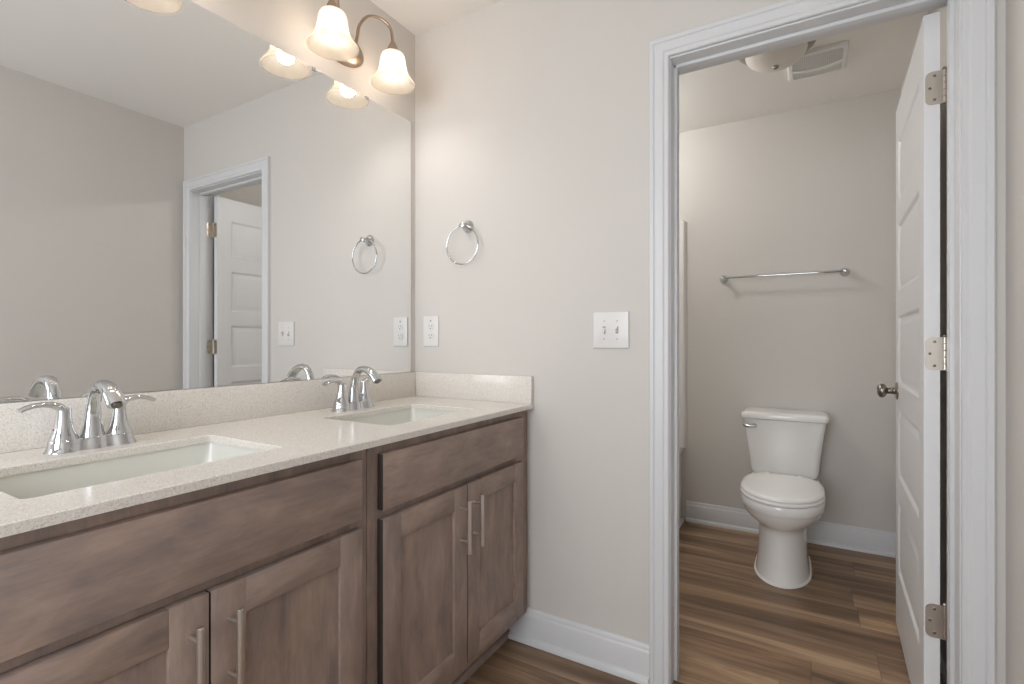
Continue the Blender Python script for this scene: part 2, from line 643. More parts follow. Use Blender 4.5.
def knob(side):
    mb = MB()
    s0, z0 = DL - 0.060, 0.930
    prof = [(0.033, 0.0), (0.033, 0.004), (0.029, 0.008), (0.014, 0.011), (0.0125, 0.017), (0.0145, 0.020), (0.0125, 0.024), (0.0115, 0.032), (0.0140, 0.037),
            (0.0215, 0.041), (0.0265, 0.048), (0.0280, 0.055), (0.0265, 0.062), (0.0215, 0.068), (0.0120, 0.072), (0.0, 0.0725)]
    n = 32
    secs = []
    for r, h in prof:
        r = max(r, 1e-4)
        ring = []
        for i in range(n):
            a = 2 * PI * i / n
            t = -0.9 * h if side < 0 else TH + 0.9 * h
            ring.append(dpt(s0 + r * math.cos(a), z0 + r * math.sin(a), t))
        secs.append(ring)
    mb.loft(secs)
    return obj('door_knob', mb, M_KNOB, door, ang=30)


knob(-1); knob(1)


def hinge(z0, z1):
    """leaf plate let into the door edge, knuckle, and the plate on the jamb"""
    mb = MB()
    n = 8
    def plate(f, w):
        pts = []
        r = 0.016
        zc = (z0 + z1) / 2; hh = (z1 - z0) / 2
        pts.append((0, -hh)); pts.append((0, hh))
        for i in range(n + 1):
            a = PI / 2 - PI / 2 * i / n
            pts.append((w - r + r * math.cos(a), hh - r + r * math.sin(a)))
        for i in range(n + 1):
            a = -PI / 2 * i / n
            pts.append((w - r + r * math.cos(a), -hh + r + r * math.sin(a)))
        mb.loft([[f(u, zc + v, 0.0) for u, v in pts], [f(u, zc + v, 0.0022) for u, v in pts]])
    # plate on the door's hinge edge, running from the knuckle towards the visible face
    plate(lambda u, z, d: (1.7825 - u, 0.1285 - d, z), 0.040)
    # plate on the jamb
    plate(lambda u, z, d: (OX1 + 0.0005 - d, 0.126 - u, z), 0.036)
    L = (z1 - z0) / 5
    for i in range(5):
        mb.lathe([(0.0058, 0.0006), (0.0062, 0.0012), (0.0062, L - 0.0012), (0.0058, L - 0.0006)], (1.7850, 0.1305, z0 + i * L), 'z', 16)
    mb.lathe([(0.0045, 0), (0.006, 0.002), (0.004, 0.006)], (1.7850, 0.1305, z1), 'z', 16)
    h = obj('hinge', mb, M_HINGE, door, ang=30)
    zc = (z0 + z1) / 2
    for u, dz in ((0.020, 0.033), (0.030, 0.0), (0.020, -0.033)):
        sb = MB(); sb.lathe([(0.0038, 0), (0.0038, 0.0006), (0.0026, 0.0012)], (1.7825 - u, 0.1264, zc + dz), '-y', 12)
        obj('screw', sb, M_SCREW, h)
        sb = MB(); sb.lathe([(0.0038, 0), (0.0038, 0.0006), (0.0026, 0.0012)], (OX1 - 0.0016, 0.126 - u, zc + dz), '-x', 12)
        obj('screw', sb, M_SCREW, h)
    return h


hinge(1.776, 1.868); hinge(1.0425, 1.1335); hinge(0.304, 0.397)


# ---------------------------------------------------------------- vanity cabinets
FX, DX = 0.552, 0.572       # face-frame plane, door-front plane
ZT = 0.8725                 # underside of the worktop


def shaker_door(parent, y0, y1, z0, z1, hy):
    f = 0.064
    mb = MB()
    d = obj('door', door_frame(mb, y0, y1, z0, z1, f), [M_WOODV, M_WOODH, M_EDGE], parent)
    # rails run level: second material by position
    me = d.data
    off = world_loc(d)
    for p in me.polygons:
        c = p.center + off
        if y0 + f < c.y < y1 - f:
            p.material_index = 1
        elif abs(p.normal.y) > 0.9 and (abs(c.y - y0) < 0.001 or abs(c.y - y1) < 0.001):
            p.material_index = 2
    pb = MB()
    pb.box(FX + 0.004, DX - 0.0085, y0 + f - .008, y1 - f + .008, z0 + f - .008, z1 - f + .008)
    obj('panel', pb, M_WOODV, d, flat=True)
    hb = MB()
    hb.lathe([(0.0048, 0.0), (0.0060, 0.0012), (0.0060, 0.1548), (0.0048, 0.156)], (0.604, hy, 0.497), 'z', 20)
    for z in (0.532, 0.628):
        hb.lathe([(0.0046, 0.0), (0.0046, 0.030)], (DX - 0.0005, hy, z), 'x', 14)
    h = obj('handle', hb, M_NICKEL, d)
    h['label'] = 'brushed nickel bar pull on two posts'
    return d


def door_frame(mb, y0, y1, z0, z1, f):
    e = 0.0016
    mb.box(FX + 0.0005, DX, y0, y0 + f, z0, z1, e)
    mb.box(FX + 0.0005, DX, y1 - f, y1, z0, z1, e)
    mb.box(FX + 0.0005, DX - 0.0002, y0 + f - 0.0005, y1 - f + 0.0005, z0, z0 + f, e)
    mb.box(FX + 0.0005, DX - 0.0002, y0 + f - 0.0005, y1 - f + 0.0005, z1 - f, z1, e)
    return mb


def vanity(label, y0, y1, dy0, dm, dy1, hys):
    t = thing('vanity_cabinet', (0.28, (y0 + y1) / 2, 0), label, 'cabinet', 'sink base cabinets under the quartz worktop')
    b = MB()
    b.box(0.004, FX - 0.019, y0, y0 + 0.016, 0.100, ZT - .001); b.box(0.004, FX - 0.019, y1 - 0.016, y1, 0.100, ZT - .001)
    b.box(0.004, FX - 0.019, y0 + 0.016, y1 - 0.016, 0.105, 0.121)
    b.box(0.004, 0.010, y0 + 0.016, y1 - 0.016, 0.121, ZT - .001)
    b.box(0.004, 0.46, y0, y0 + 0.016, 0.0, 0.100); b.box(0.004, 0.46, y1 - 0.016, y1, 0.0, 0.100)
    obj('carcass', b, M_WOODV, t, flat=True)
    b = MB()
    b.box(FX - 0.019, FX, y0, dy0 + 0.02, 0.110, ZT - .001, .0012); b.box(FX - 0.019, FX, dy1 - 0.02, y1, 0.110, ZT - .001, .0012)
    b.box(FX - 0.019, FX - .0004, dy0 + 0.02, dy1 - 0.02, 0.810, ZT - .001, .0005)
    b.box(FX - 0.019, FX - .0004, dy0 + 0.02, dy1 - 0.02, 0.660, 0.730, .0005)
    b.box(FX - 0.019, FX - .0004, dy0 + 0.02, dy1 - 0.02, 0.110, 0.165, .0005)
    obj('face_frame', b, M_WOODV, t)
    b = MB()
    b.box(FX + 0.0005, DX, dy0, dy1, 0.7095, 0.8480, .0022)
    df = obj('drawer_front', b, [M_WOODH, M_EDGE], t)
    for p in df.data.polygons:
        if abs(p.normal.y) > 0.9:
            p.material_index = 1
    shaker_door(t, dy0, dm - 0.0012, 0.1470, 0.6885, hys[0])
    shaker_door(t, dm + 0.0012, dy1, 0.1470, 0.6885, hys[1])
    b = MB()
    b.box(0.455, 0.467, y0, y1, 0.0, 0.110)
    k = obj('toe_kick', b, M_KICK, t)
    b = MB()
    prof = [(0.467, 0.0), (0.485, 0.0), (0.4845, 0.006), (0.481, 0.0135), (0.475, 0.0185), (0.467, 0.0205)]
    b.prism(prof, 'y', y0, y1 - 0.0)
    obj('shoe_moulding', b, M_WOODH, k, ang=40)
    return t


vanity('stained maple sink cabinet against the wall with the outlet, two shaker doors with bar pulls', -0.8005, -0.004, -0.7680, -0.4145, -0.0640, (-0.4512, -0.3838))
vanity('stained maple sink cabinet farther from the outlet, two shaker doors with bar pulls', -1.5600, -0.8025, -1.5260, -1.1795, -0.8330, (-1.2122, -1.1452))

# ---------------------------------------------------------------- worktop with splashes
CD, CZ = 0.579, 0.8896
S1 = (0.3245, -1.1780, 0.1430, 0.2140)      # sink cut-outs: centre x, y, half x, half y
S2 = (0.3270, -0.4340, 0.1410, 0.2030)
top = thing('countertop', (0.29, -0.79, ZT), 'beige speckled quartz worktop with two sink cut-outs on the vanity cabinets', 'countertop')


def slab(outer, holes, z0, z1, ch=0.002):
    mb = MB()
    bm = mb.bm
    def loops(z, g):
        out = []
        for li, pts in enumerate([outer] + holes):
            vs = [bm.verts.new((p[0], p[1], z)) for p in pts]
            out.append(vs)
        return out
    def inset(pts, d):
        n = len(pts); res = []
        for i in range(n):
            a, c, e = Vector(pts[i - 1][:2]), Vector(pts[i][:2]), Vector(pts[(i + 1) % n][:2])
            n1 = Vector((-(c - a).y, (c - a).x)).normalized(); n2 = Vector((-(e - c).y, (e - c).x)).normalized()
            nn = (n1 + n2); nn = nn / max(nn.length_squared, 1e-9) * 2
            res.append((c.x + nn.x * d, c.y + nn.y * d))
        return res
    polys = [outer] + holes            # all counter-clockwise
    sg = [1] + [-1] * len(holes)
    top_l = [[bm.verts.new((*p, z1)) for p in inset(P, ch * s)] for P, s in zip(polys, sg)]
    mid_l = [[bm.verts.new((p[0], p[1], z1 - ch)) for p in P] for P in polys]
    bot_l = [[bm.verts.new((p[0], p[1], z0)) for p in P] for P in polys]
    for A, B in ((top_l, mid_l), (mid_l, bot_l)):
        for la, lb in zip(A, B):
            n = len(la)
            for i in range(n):
                j = (i + 1) % n
                bm.faces.new((la[i], la[j], lb[j], lb[i]))
    for L in (top_l, bot_l):
        edges = []
        for vs in L:
            for i in range(len(vs)):
                edges.append(bm.edges.get((vs[i], vs[(i + 1) % len(vs)])))
        bmesh.ops.triangle_fill(bm, use_beauty=True, use_dissolve=False, edges=edges)
    return mb


out = [(0.002, -1.575), (CD, -1.575), (CD, -0.001), (0.002, -0.001)]
holes = [[p[:2] for p in rrect(s[0], s[1], s[2], s[3], 0.012, 0)] for s in (S1, S2)]
obj('slab', slab(out, holes, ZT, CZ), M_QUARTZ, top, ang=30)
b = MB(); b.box(0.001, 0.020, -1.575, -0.001, CZ, 0.9920, .0018)
tag(obj('backsplash', b, M_QUARTZ, None, (0.01, -0.79, CZ)), 'beige quartz backsplash strip along the wall under the mirror', 'backsplash')
b = MB(); b.box(0.0205, CD - .001, -0.020, -0.001, CZ, 0.9920, .0018)
tag(obj('side_splash', b, M_QUARTZ, None, (0.3, -0.01, CZ)), 'beige quartz side splash along the far wall below the outlet', 'side splash')


def make_sink(s, label):
    cx, cy, hx, hy = s
    t = thing('undermount_sink', (cx, cy, ZT - 0.15), label, 'sink', 'rectangular sinks under the worktop')
    b = MB()
    zt = ZT - 0.0005
    R = lambda dx, r, z: rrect(cx, cy, hx + dx, hy + dx, r, z)
    inner = [R(0.006, 0.018, zt), R(0.005, 0.020, zt - 0.010), R(-0.004, 0.030, zt - 0.060), R(-0.014, 0.036, zt - 0.110), R(-0.030, 0.040, zt - 0.132),
             R(-0.060, 0.04, zt - 0.140), R(-0.10, 0.03, zt - 0.143), R(-0.125, 0.012, zt - 0.145)]
    outer = [R(-0.125, 0.012, zt - 0.158), R(-0.03, 0.04, zt - 0.150), R(0.006, 0.036, zt - 0.110), R(0.020, 0.03, zt - 0.012), R(0.030, 0.03, zt - 0.010), R(0.030, 0.03, zt)]
    b.loft(list(reversed(inner)) , cap0=True, cap1=False)
    b.loft([R(0.006, 0.018, zt)] + list(reversed(outer)), cap0=False, cap1=True)
    obj('basin', b, M_SINK, t, ang=50)
    b = MB()
    z0 = zt - 0.1452
    b.lathe([(0.022, 0.0), (0.022, 0.0015), (0.019, 0.0022), (0.0165, 0.0008), (0.0160, 0.003), (0.012, 0.0065), (0.004, 0.0075), (0.0001, 0.0076)], (cx, cy, z0), 'z', 28)
    obj('drain', b, M_CHROME, t)
    return t


make_sink(S2, 'white sink in the worktop, the one close to the side splash')
make_sink(S1, 'white sink in the worktop, the one farther from the side splash')


# ---------------------------------------------------------------- faucets
def make_faucet(x0, y0, label):
    t = thing('faucet', (x0, y0, CZ), label, 'faucet', 'chrome two-handle faucets at the sinks')
    HOFF = 0.0497
    z = CZ

    def outline(sc, zz, grow):
        pts = []
        lobes = ((-HOFF, 0.0270), (0, 0.0245), (HOFF, 0.0270))
        N = 40
        lim = HOFF + 0.0270
        up = []
        for i in range(N + 1):
            v = -lim * math.cos(PI * i / N)
            w = 0.0
            for c, r in lobes:
                d = r * r - (v - c) ** 2
                if d > 0:
                    w = max(w, math.sqrt(d))
            if abs(v) < HOFF:
                w = max(w, 0.0185)
            up.append((v, w))
        for v, w in up:
            pts.append((x0 + w * sc + (grow if w > 1e-6 else 0), y0 + v * (1 + grow / lim), zz))
        for v, w in reversed(up[1:-1]):
            pts.append((x0 - w * sc - grow, y0 + v * (1 + grow / lim), zz))
        return pts
    b = MB()
    b.loft([outline(1, z, 0.0045), outline(1, z + 0.0025, 0.004), outline(1, z + 0.006, 0.0015), outline(1, z + 0.016, 0.0), outline(1, z + 0.0235, -0.0008), outline(0.96, z + 0.0255, -0.002)])
    obj('base', b, M_CHROME, t, ang=40)

    # spout: broad foot, arched neck, flattened outlet
    path = [(0, .024), (0, .034), (.001, .050), (.003, .072), (.007, .096), (.013, .114), (.023, .128), (.036, .1368), (.052, .1392), (.070, .1360), (.088, .1272), (.104, .1142), (.116, .1000)]
    wid = [.0235, .0208, .0178, .0152, .0138, .0132, .0134, .0142, .0152, .0164, .0174, .0180, .0178]
    thk = [.0225, .0195, .0162, .0134, .0118, .0110, .0108, .0108, .0110, .0118, .0128, .0134, .0132]
    b = MB()
    b.tube([(x0 + p[0], y0, z + p[1]) for p in path], [(thk[i], wid[i]) for i in range(len(path))], 24, up=(1, 0, 0))
    sp = obj('spout', b, M_CHROME, t, ang=40)
    b = MB()
    e0, e1 = Vector((x0 + .1160, y0, z + .1000)), Vector((x0 + .1180, y0, z + .0974))
    b.tube([e0, e1], 0.0098, 18)
    obj('aerator', b, M_SCREW, sp)

    for sg in (-1, 1):
        b = MB()
        yc = y0 + sg * HOFF
        b.lathe([(0.0255, 0.024), (0.0245, 0.028), (0.0215, 0.036), (0.0178, 0.046), (0.0152, 0.057), (0.0134, 0.069), (0.0126, 0.080), (0.0130, 0.088), (0.0122, 0.0925)], (x0, yc, z), 'z', 28)
        # lever sweeping outwards from the top of the cone
        lp = [(0.004, .074), (-0.001, .086), (-.008, .0945), (-.020, .1000), (-.034, .1020), (-.048, .1010), (-.060, .0975), (-.0700, .0925)]
        lw = [.0100, .0122, .0128, .0120, .0112, .0112, .0118, .0122]
        lt = [.0080, .0092, .0086, .0068, .0058, .0053, .0051, .0048]
        b.tube([(x0, yc - sg * p[0], z + p[1]) for p in lp], [(lt[i], lw[i]) for i in range(len(lp))], 18, up=(0, sg * 0.3, 1))
        hd = obj('handle', b, M_CHROME, t, ang=45)
        if sg < 0:
            b = MB()
            b.lathe([(0.0026, -0.0008), (0.0026, 0.0006), (0.0015, 0.0012)], (x0, yc - 0.0172, z + 0.047), '-y', 12)
            m_ = obj('hot_mark', b, M_RED, hd)
            m_['label'] = 'small red hot-water mark'
    return t


f1 = make_faucet(0.112, -0.445, 'chrome faucet closer to the side splash and outlet')
dup(f1, (0.104, -1.1765, CZ), 'chrome faucet farther from the side splash and outlet')

# ---------------------------------------------------------------- mirror
MY0, MY1, MZ0, MZ1 = -1.565, -0.032, 0.9935, 2.0545
mir = thing('wall_mirror', (0.0, (MY0 + MY1) / 2, MZ0), 'large frameless mirror on the wall above the vanity', 'mirror')
b = MB(); b.box(0.0008, 0.0050, MY0, MY1, MZ0, MZ1)
mg = obj('mirror_glass', b, [M_MEDGE, M_MIRROR], mir, flat=True)
for p in mg.data.polygons:
    if p.normal.x > 0.9:
        p.material_index = 1
for y in (-0.279, -0.521, -1.20):
    b = MB()
    b.box(0.0006, 0.0030, y - 0.006, y + 0.006, MZ1 + 0.0005, MZ1 + 0.006, .0008)
    b.box(0.0055, 0.0078, y - 0.006, y + 0.006, MZ1 - 0.008, MZ1 + 0.004, .0008)
    b.box(0.0028, 0.0060, y - 0.006, y + 0.006, MZ1 + 0.0005, MZ1 + 0.0045, .0006)
    obj('mirror_clip', b, M_CLIP, mir)

# ---------------------------------------------------------------- vanity lights (one above each sink)
def catmull(P, k=6):
    P = [Vector(p) for p in P]
    Q = [P[0] * 2 - P[1]] + P + [P[-1] * 2 - P[-2]]
    out = []
    for i in range(1, len(Q) - 2):
        for j in range(k):
            t = j / k
            a, b_, c, d = Q[i - 1], Q[i], Q[i + 1], Q[i + 2]
            out.append(0.5 * ((2 * b_) + (c - a) * t + (2 * a - 5 * b_ + 4 * c - d) * t * t + (3 * b_ - a - 3 * c + d) * t ** 3))
    out.append(P[-1])
    return out


LX, LZ = 0.126, 2.079
SHADE = [(0.0200, 0.136), (0.0310, 0.1345), (0.0390, 0.1290), (0.0435, 0.1190), (0.0460, 0.1050), (0.0480, 0.0880), (0.0505, 0.0700), (0.0545, 0.0530), (0.0610, 0.0380), (0.0690, 0.0250),
         (0.0770, 0.0130), (0.0815, 0.0040), (0.0812, 0.0005), (0.0785, 0.0000), (0.0765, 0.0050), (0.0720, 0.0140), (0.0650, 0.0250), (0.0580, 0.0370), (0.0515, 0.0520), (0.0475, 0.0690), (0.0450, 0.0870), (0.0430, 0.1040),
         (0.0405, 0.1170), (0.0365, 0.1260), (0.0300, 0.1310), (0.0200, 0.1330)]


def make_vanity_light(LY, label):
    vl = thing('vanity_light', (0.0, LY, 2.19), label, 'wall light', 'vanity lights above the mirror')

    def ell(hl, hh, x, n=48):
        return [(x, LY + hl * math.cos(2 * PI * i / n), 2.190 + hh * math.sin(2 * PI * i / n)) for i in range(n)]
    b = MB()
    b.loft([ell(0.106, 0.062, 0.0008), ell(0.106, 0.062, 0.006), ell(0.103, 0.059, 0.011), ell(0.094, 0.050, 0.018), ell(0.076, 0.036, 0.024), ell(0.045, 0.018, 0.0275), ell(0.008, 0.004, 0.0285)])
    obj('backplate', b, M_PLATE, vl, ang=50)
    for k in (1, -1):
        y = LY + k * 0.138
        ys = LY + k * 0.040
        b = MB()
        pts = [(0.016, ys, 2.192), (0.034, ys, 2.200), (0.043, ys + k * 0.001, 2.236), (0.048, ys + k * 0.009, 2.280), (0.066, ys + k * 0.032, 2.316), (0.096, ys + k * 0.066, 2.317), (0.119, y - k * 0.006, 2.288), (0.126, y, 2.232)]
        b.tube(catmull(pts), 0.0056, 14)
        arm = obj('arm', b, M_PLATE, vl, ang=50)
        b = MB()
        b.lathe([(0.0065, 0.040), (0.0100, 0.034), (0.0160, 0.022), (0.0220, 0.008), (0.0245, 0.0), (0.0240, -0.006), (0.0215, -0.010), (0.0150, -0.010), (0.0150, -0.035)], (LX, y, LZ + 0.121), 'z', 28)
        obj('socket_cap', b, M_PLATE, arm, ang=40)
        b = MB()
        b.lathe([(r_, h_ * 0.87) for r_, h_ in SHADE + [SHADE[0]]], (LX, y, LZ), 'z', 40, cap0=False, cap1=False)
        bmesh.ops.remove_doubles(b.bm, verts=b.bm.verts, dist=1e-6)
        sh = obj('lamp_shade', b, M_SHADE, vl, ang=80)
        sh['label'] = 'lit bell-shaped alabaster glass shade'
        b = MB()
        b.lathe([(0.0120, 0.098), (0.0125, 0.086), (0.0145, 0.074), (0.0155, 0.061), (0.0155, 0.048), (0.0140, 0.034), (0.0105, 0.021), (0.0055, 0.014), (0.0003, 0.012)], (LX, y, LZ), 'z', 24)
        obj('light_bulb', b, M_BULB, sh, ang=80)
        ld = bpy.data.lights.new('bulb_light', 'POINT')
        ld.energy = BULB_W
        ld.color = BULB_COL
        ld.shadow_soft_size = 0.03
        lo = bpy.data.objects.new('bulb_light', ld)
        COL.objects.link(lo)
        lo.location = (LX, y, LZ + 0.045)
    return vl


make_vanity_light(-0.405, 'brushed nickel two-shade vanity light above the mirror, by the corner with the towel ring')
make_vanity_light(-1.110, 'brushed nickel two-shade vanity light above the mirror, farther from the towel ring corner')

# ---------------------------------------------------------------- lit ceiling light above the bathtub
RX, RY = 0.38, 1.03
rl = thing('ceiling_light', (RX, RY, H), 'lit white globe ceiling light above the bathtub', 'ceiling light')
b = MB()
b.lathe([(0.060, 0.0005), (0.060, 0.012), (0.052, 0.022), (0.048, 0.030)], (RX, RY, H), '-z', 40)
obj('canopy', b, M_PLASTIC, rl, ang=40)
b = MB()
b.lathe([(0.048, 0.028), (0.062, 0.040), (0.078, 0.062), (0.085, 0.092), (0.082, 0.122), (0.068, 0.150), (0.045, 0.168), (0.020, 0.176), (0.0003, 0.177)], (RX, RY, H), '-z', 40)
obj('globe', b, M_GLOBE, rl, ang=60)
ld = bpy.data.lights.new('globe_light', 'POINT')
ld.energy = DOWN_W
ld.color = DOWN_COL
ld.shadow_soft_size = 0.025
lo = bpy.data.objects.new('globe_light', ld)
COL.objects.link(lo)
lo.location = (RX, RY, H - 0.11)

# ---------------------------------------------------------------- towel ring, outlet, switch
tr = thing('towel_ring', (0.281, -0.001, 1.583), 'chrome towel ring on the wall above the outlet', 'towel ring')
b = MB()
b.lathe([(0.0260, 0.0), (0.0260, 0.004), (0.0240, 0.007), (0.0185, 0.012), (0.0140, 0.018), (0.0110, 0.024)], (0.281, -0.001, 1.583), '-y', 32)
obj('rosette', b, M_CHROME, tr, ang=40)
b = MB()
b.lathe([(0.0095, 0.022), (0.0095, 0.028), (0.0110, 0.030), (0.0075, 0.033), (0.0075, 0.042), (0.0100, 0.044), (0.0100, 0.048), (0.0050, 0.0505)], (0.281, -0.001, 1.581), '-y', 24)
obj('post', b, M_CHROME, tr, ang=40)
b = MB()
b.torus((0.2765, -0.0375, 1.5045), 0.0760, 0.0034, 'y', 64, 10)
obj('ring', b, M_CHROME, tr, ang=60)

ol = thing('wall_outlet', (0.0905, -0.0005, 1.1640), 'white duplex outlet on the wall above the side splash', 'outlet')
b = MB(); b.box(0.0500, 0.1308, -0.0060, -0.0004, 1.1010, 1.2275, .0028, 3)
obj('cover_plate', b, M_PLASTIC, ol)
for zc in (1.1840, 1.1445):
    b = MB()
    def oc(y, s):
        pts = []
        for i in range(28):
            a = 2 * PI * i / 28
            x, z = 0.0172 * s * math.cos(a), 0.0172 * s * math.sin(a)
            z = max(-0.0142 * s, min(0.0142 * s, z))
            pts.append((0.0904 + x, y, zc + z))
        return pts
    b.loft([oc(-0.0058, 1), oc(-0.0080, 1), oc(-0.0085, 0.96)])
    r = obj('receptacle', b, M_PLASTIC, ol)
    b = MB()
    b.box(0.0904 - 0.0075, 0.0904 - 0.0055, -0.0088, -0.0080, zc - 0.001, zc + 0.0075)
    b.box(0.0904 + 0.0055, 0.0904 + 0.0075, -0.0088, -0.0080, zc - 0.000, zc + 0.0070)
    b.lathe([(0.0026, 0), (0.0026, 0.0008)], (0.0904, -0.0080, zc - 0.0075), '-y', 12)
    obj('slots', b, M_DARKSLOT, r)
b = MB(); b.lathe([(0.0034, 0), (0.0030, 0.0010)], (0.0904, -0.0059, 1.2085), '-y', 12)
obj('screw', b, M_SCREW, ol)

sw = thing('light_switch', (0.8785, -0.0005, 1.1605), 'white double toggle switch on the wall beside the doorway', 'light switch')
b = MB(); b.box(0.8155, 0.9420, -0.0066, -0.0004, 1.0985, 1.2230, .0030, 3)
obj('cover_plate', b, M_PLASTIC, sw)
for xc, d in ((0.8555, -1), (0.9015, 1)):
    b = MB(); b.box(xc - .0052, xc + .0052, -0.0069, -0.0062, 1.1490, 1.1730)
    obj('toggle_slot', b, M_SLOTGREY, sw, flat=True)
    b = MB()
    zc = 1.161
    b.loft([[(xc - .0044, -.0064, zc - .0085), (xc + .0044, -.0064, zc - .0085), (xc + .0044, -.0064, zc + .0085), (xc - .0044, -.0064, zc + .0085)],
            [(xc - .0036, -.0180, zc + d * .0075 - .0042), (xc + .0036, -.0180, zc + d * .0075 - .0042), (xc + .0036, -.0180, zc + d * .0075 + .0042), (xc - .0036, -.0180, zc + d * .0075 + .0042)]])
    tg = obj('toggle', b, M_PLASTIC, sw)
    if d > 0:
        tg['label'] = 'toggle switched up'
    else:
        tg['label'] = 'toggle switched down'
    for z in (1.1305, 1.1915):
        b = MB(); b.lathe([(0.0030, 0), (0.0026, 0.0010)], (xc, -0.0066, z), '-y', 12)
        obj('screw', b, M_PSCREW, sw)

# ---------------------------------------------------------------- toilet
TX = 1.350
to = thing('toilet', (TX, 1.2, 0), 'white two-piece toilet against the back wall', 'toilet')


def egg(cx, yf, yb, hw, z, n=40, p=0.5, sq=0.0):
    """egg outline, rounded front at yf (towards the door) and blunter back at yb; widest at fraction p from the back"""
    ym = yb + (yf - yb) * p
    pts = []
    for i in range(n):
        a = 2 * PI * i / n
        c, s = math.cos(a), math.sin(a)
        if s < 0:      # front
            x, y = hw * c, ym + (ym - yf) * s
        else:
            e = 2.0 / (2.0 + sq)
            x = hw * math.copysign(abs(c) ** e, c)
            y = ym + (yb - ym) * abs(s) ** e
        pts.append((cx + x, y, z))
    return pts


b = MB()
secs = [egg(TX, 0.940, 1.500, 0.1190, 0.0, p=.62, sq=1.5), egg(TX, 0.943, 1.495, 0.1170, 0.012, p=.62, sq=1.5), egg(TX, 0.950, 1.485, 0.1120, 0.045, p=.62, sq=1.5), egg(TX, 0.957, 1.480, 0.1070, 0.100, p=.62, sq=1.5),
        egg(TX, 0.960, 1.480, 0.1040, 0.165, p=.62, sq=1.4), egg(TX, 0.959, 1.480, 0.1035, 0.225, p=.6, sq=1.3), egg(TX, 0.952, 1.475, 0.1060, 0.245, p=.58, sq=1.2), egg(TX, 0.932, 1.465, 0.1170, 0.259, p=.58, sq=1.1),
        egg(TX, 0.906, 1.445, 0.1330, 0.274, p=.56, sq=1), egg(TX, 0.880, 1.420, 0.1490, 0.292, p=.55, sq=1), egg(TX, 0.859, 1.395, 0.1620, 0.313, p=.55, sq=1), egg(TX, 0.844, 1.375, 0.1715, 0.336, p=.55, sq=1),
        egg(TX, 0.838, 1.368, 0.1755, 0.350, p=.55, sq=1), egg(TX, 0.834, 1.365, 0.1780, 0.354, p=.55, sq=1),
        egg(TX, 0.832, 1.365, 0.1785, 0.388, p=.55, sq=1), egg(TX, 0.836, 1.362, 0.1765, 0.394, p=.55, sq=1), egg(TX, 0.870, 1.330, 0.145, 0.395, p=.55, sq=1),
        egg(TX, 0.885, 1.310, 0.128, 0.380, p=.55, sq=1), egg(TX, 0.940, 1.26, 0.095, 0.30, p=.55, sq=1), egg(TX, 1.0, 1.2, 0.05, 0.24, p=.55, sq=1)]
b.loft(secs)
# deck that carries the tank
b.loft([rrect(TX, 1.470, 0.105, 0.140, 0.04, 0.24), rrect(TX, 1.470, 0.145, 0.145, 0.045, 0.31), rrect(TX, 1.475, 0.165, 0.142, 0.045, 0.37), rrect(TX, 1.475, 0.160, 0.142, 0.045, 0.388)])
obj('bowl', b, M_PORC, to, ang=50)
b = MB()
b.loft([egg(TX, 0.9345, 1.505, 0.1245, 0.0, p=.62, sq=1.5), egg(TX, 0.9350, 1.505, 0.1240, 0.003, p=.62, sq=1.5), egg(TX, 0.9405, 1.500, 0.1185, 0.0085, p=.62, sq=1.5)])
obj('caulk_bead', b, M_CAULK, to, ang=50)
b = MB()
b.loft([egg(TX, 0.832, 1.322, 0.1770, 0.3965, p=.53, sq=1.3), egg(TX, 0.829, 1.324, 0.1785, 0.4000, p=.53, sq=1.3), egg(TX, 0.829, 1.324, 0.1785, 0.4080, p=.53, sq=1.3), egg(TX, 0.833, 1.322, 0.1755, 0.4120, p=.53, sq=1.3),
        egg(TX, 0.895, 1.270, 0.1250, 0.4120, p=.53, sq=1), egg(TX, 0.900, 1.265, 0.1210, 0.3965, p=.53, sq=1)] )
bmesh.ops.delete(b.bm, geom=[f for f in b.bm.faces if len(f.verts) > 4], context='FACES_ONLY')
obj('seat', b, M_SEAT, to, ang=50)
b = MB()
b.loft([egg(TX, 0.838, 1.318, 0.1720, 0.4135, p=.53, sq=1.3), egg(TX, 0.832, 1.322, 0.1765, 0.4175, p=.53, sq=1.3), egg(TX, 0.832, 1.322, 0.1765, 0.4250, p=.53, sq=1.3), egg(TX, 0.838, 1.317, 0.1715, 0.4305, p=.53, sq=1.3),
        egg(TX, 0.858, 1.300, 0.1540, 0.4345, p=.53, sq=1.2), egg(TX, 0.930, 1.26, 0.100, 0.4365, p=.53, sq=1.1), egg(TX, 1.05, 1.15, 0.02, 0.437, p=.53, sq=1)])
obj('seat_lid', b, M_SEAT, to, ang=50)
for sx in (-0.075, 0.075):
    b = MB()
    b.lathe([(0.013, 0.0), (0.013, 0.028), (0.010, 0.032)], (TX + sx, 1.342, 0.397), 'z', 16)
    obj('seat_hinge', b, M_SEAT, to, ang=40)


TK = 1.345


def tank_ring(hw, yf, z, bow=0.012, r=0.03, n=8):
    """front bowed towards the viewer, back flat near the wall"""
    yb = YB - 0.012
    pts = []
    for i in range(n + 1):          # front edge from one side to the other
        u = -1 + 2 * i / n
        pts.append((TK + u * (hw - r), yf - bow * (1 - u * u), z))
    for i in range(1, 6):
        a = -PI / 2 + PI / 2 * i / 6
        pts.append((TK + hw - r + r * math.cos(a), yf + r + r * math.sin(a), z))
    for (sx, a0) in ((1, 0), (-1, PI / 2)):
        for i in range(5):
            a = a0 + PI / 2 * i / 4
            q = 0.012
            pts.append((TK + sx * (hw - q) + q * math.cos(a), yb - q + q * math.sin(a), z))
    for i in range(1, 6):
        a = PI + PI / 2 * i / 6
        pts.append((TK - hw + r + r * math.cos(a), yf + r + r * math.sin(a), z))
    return pts


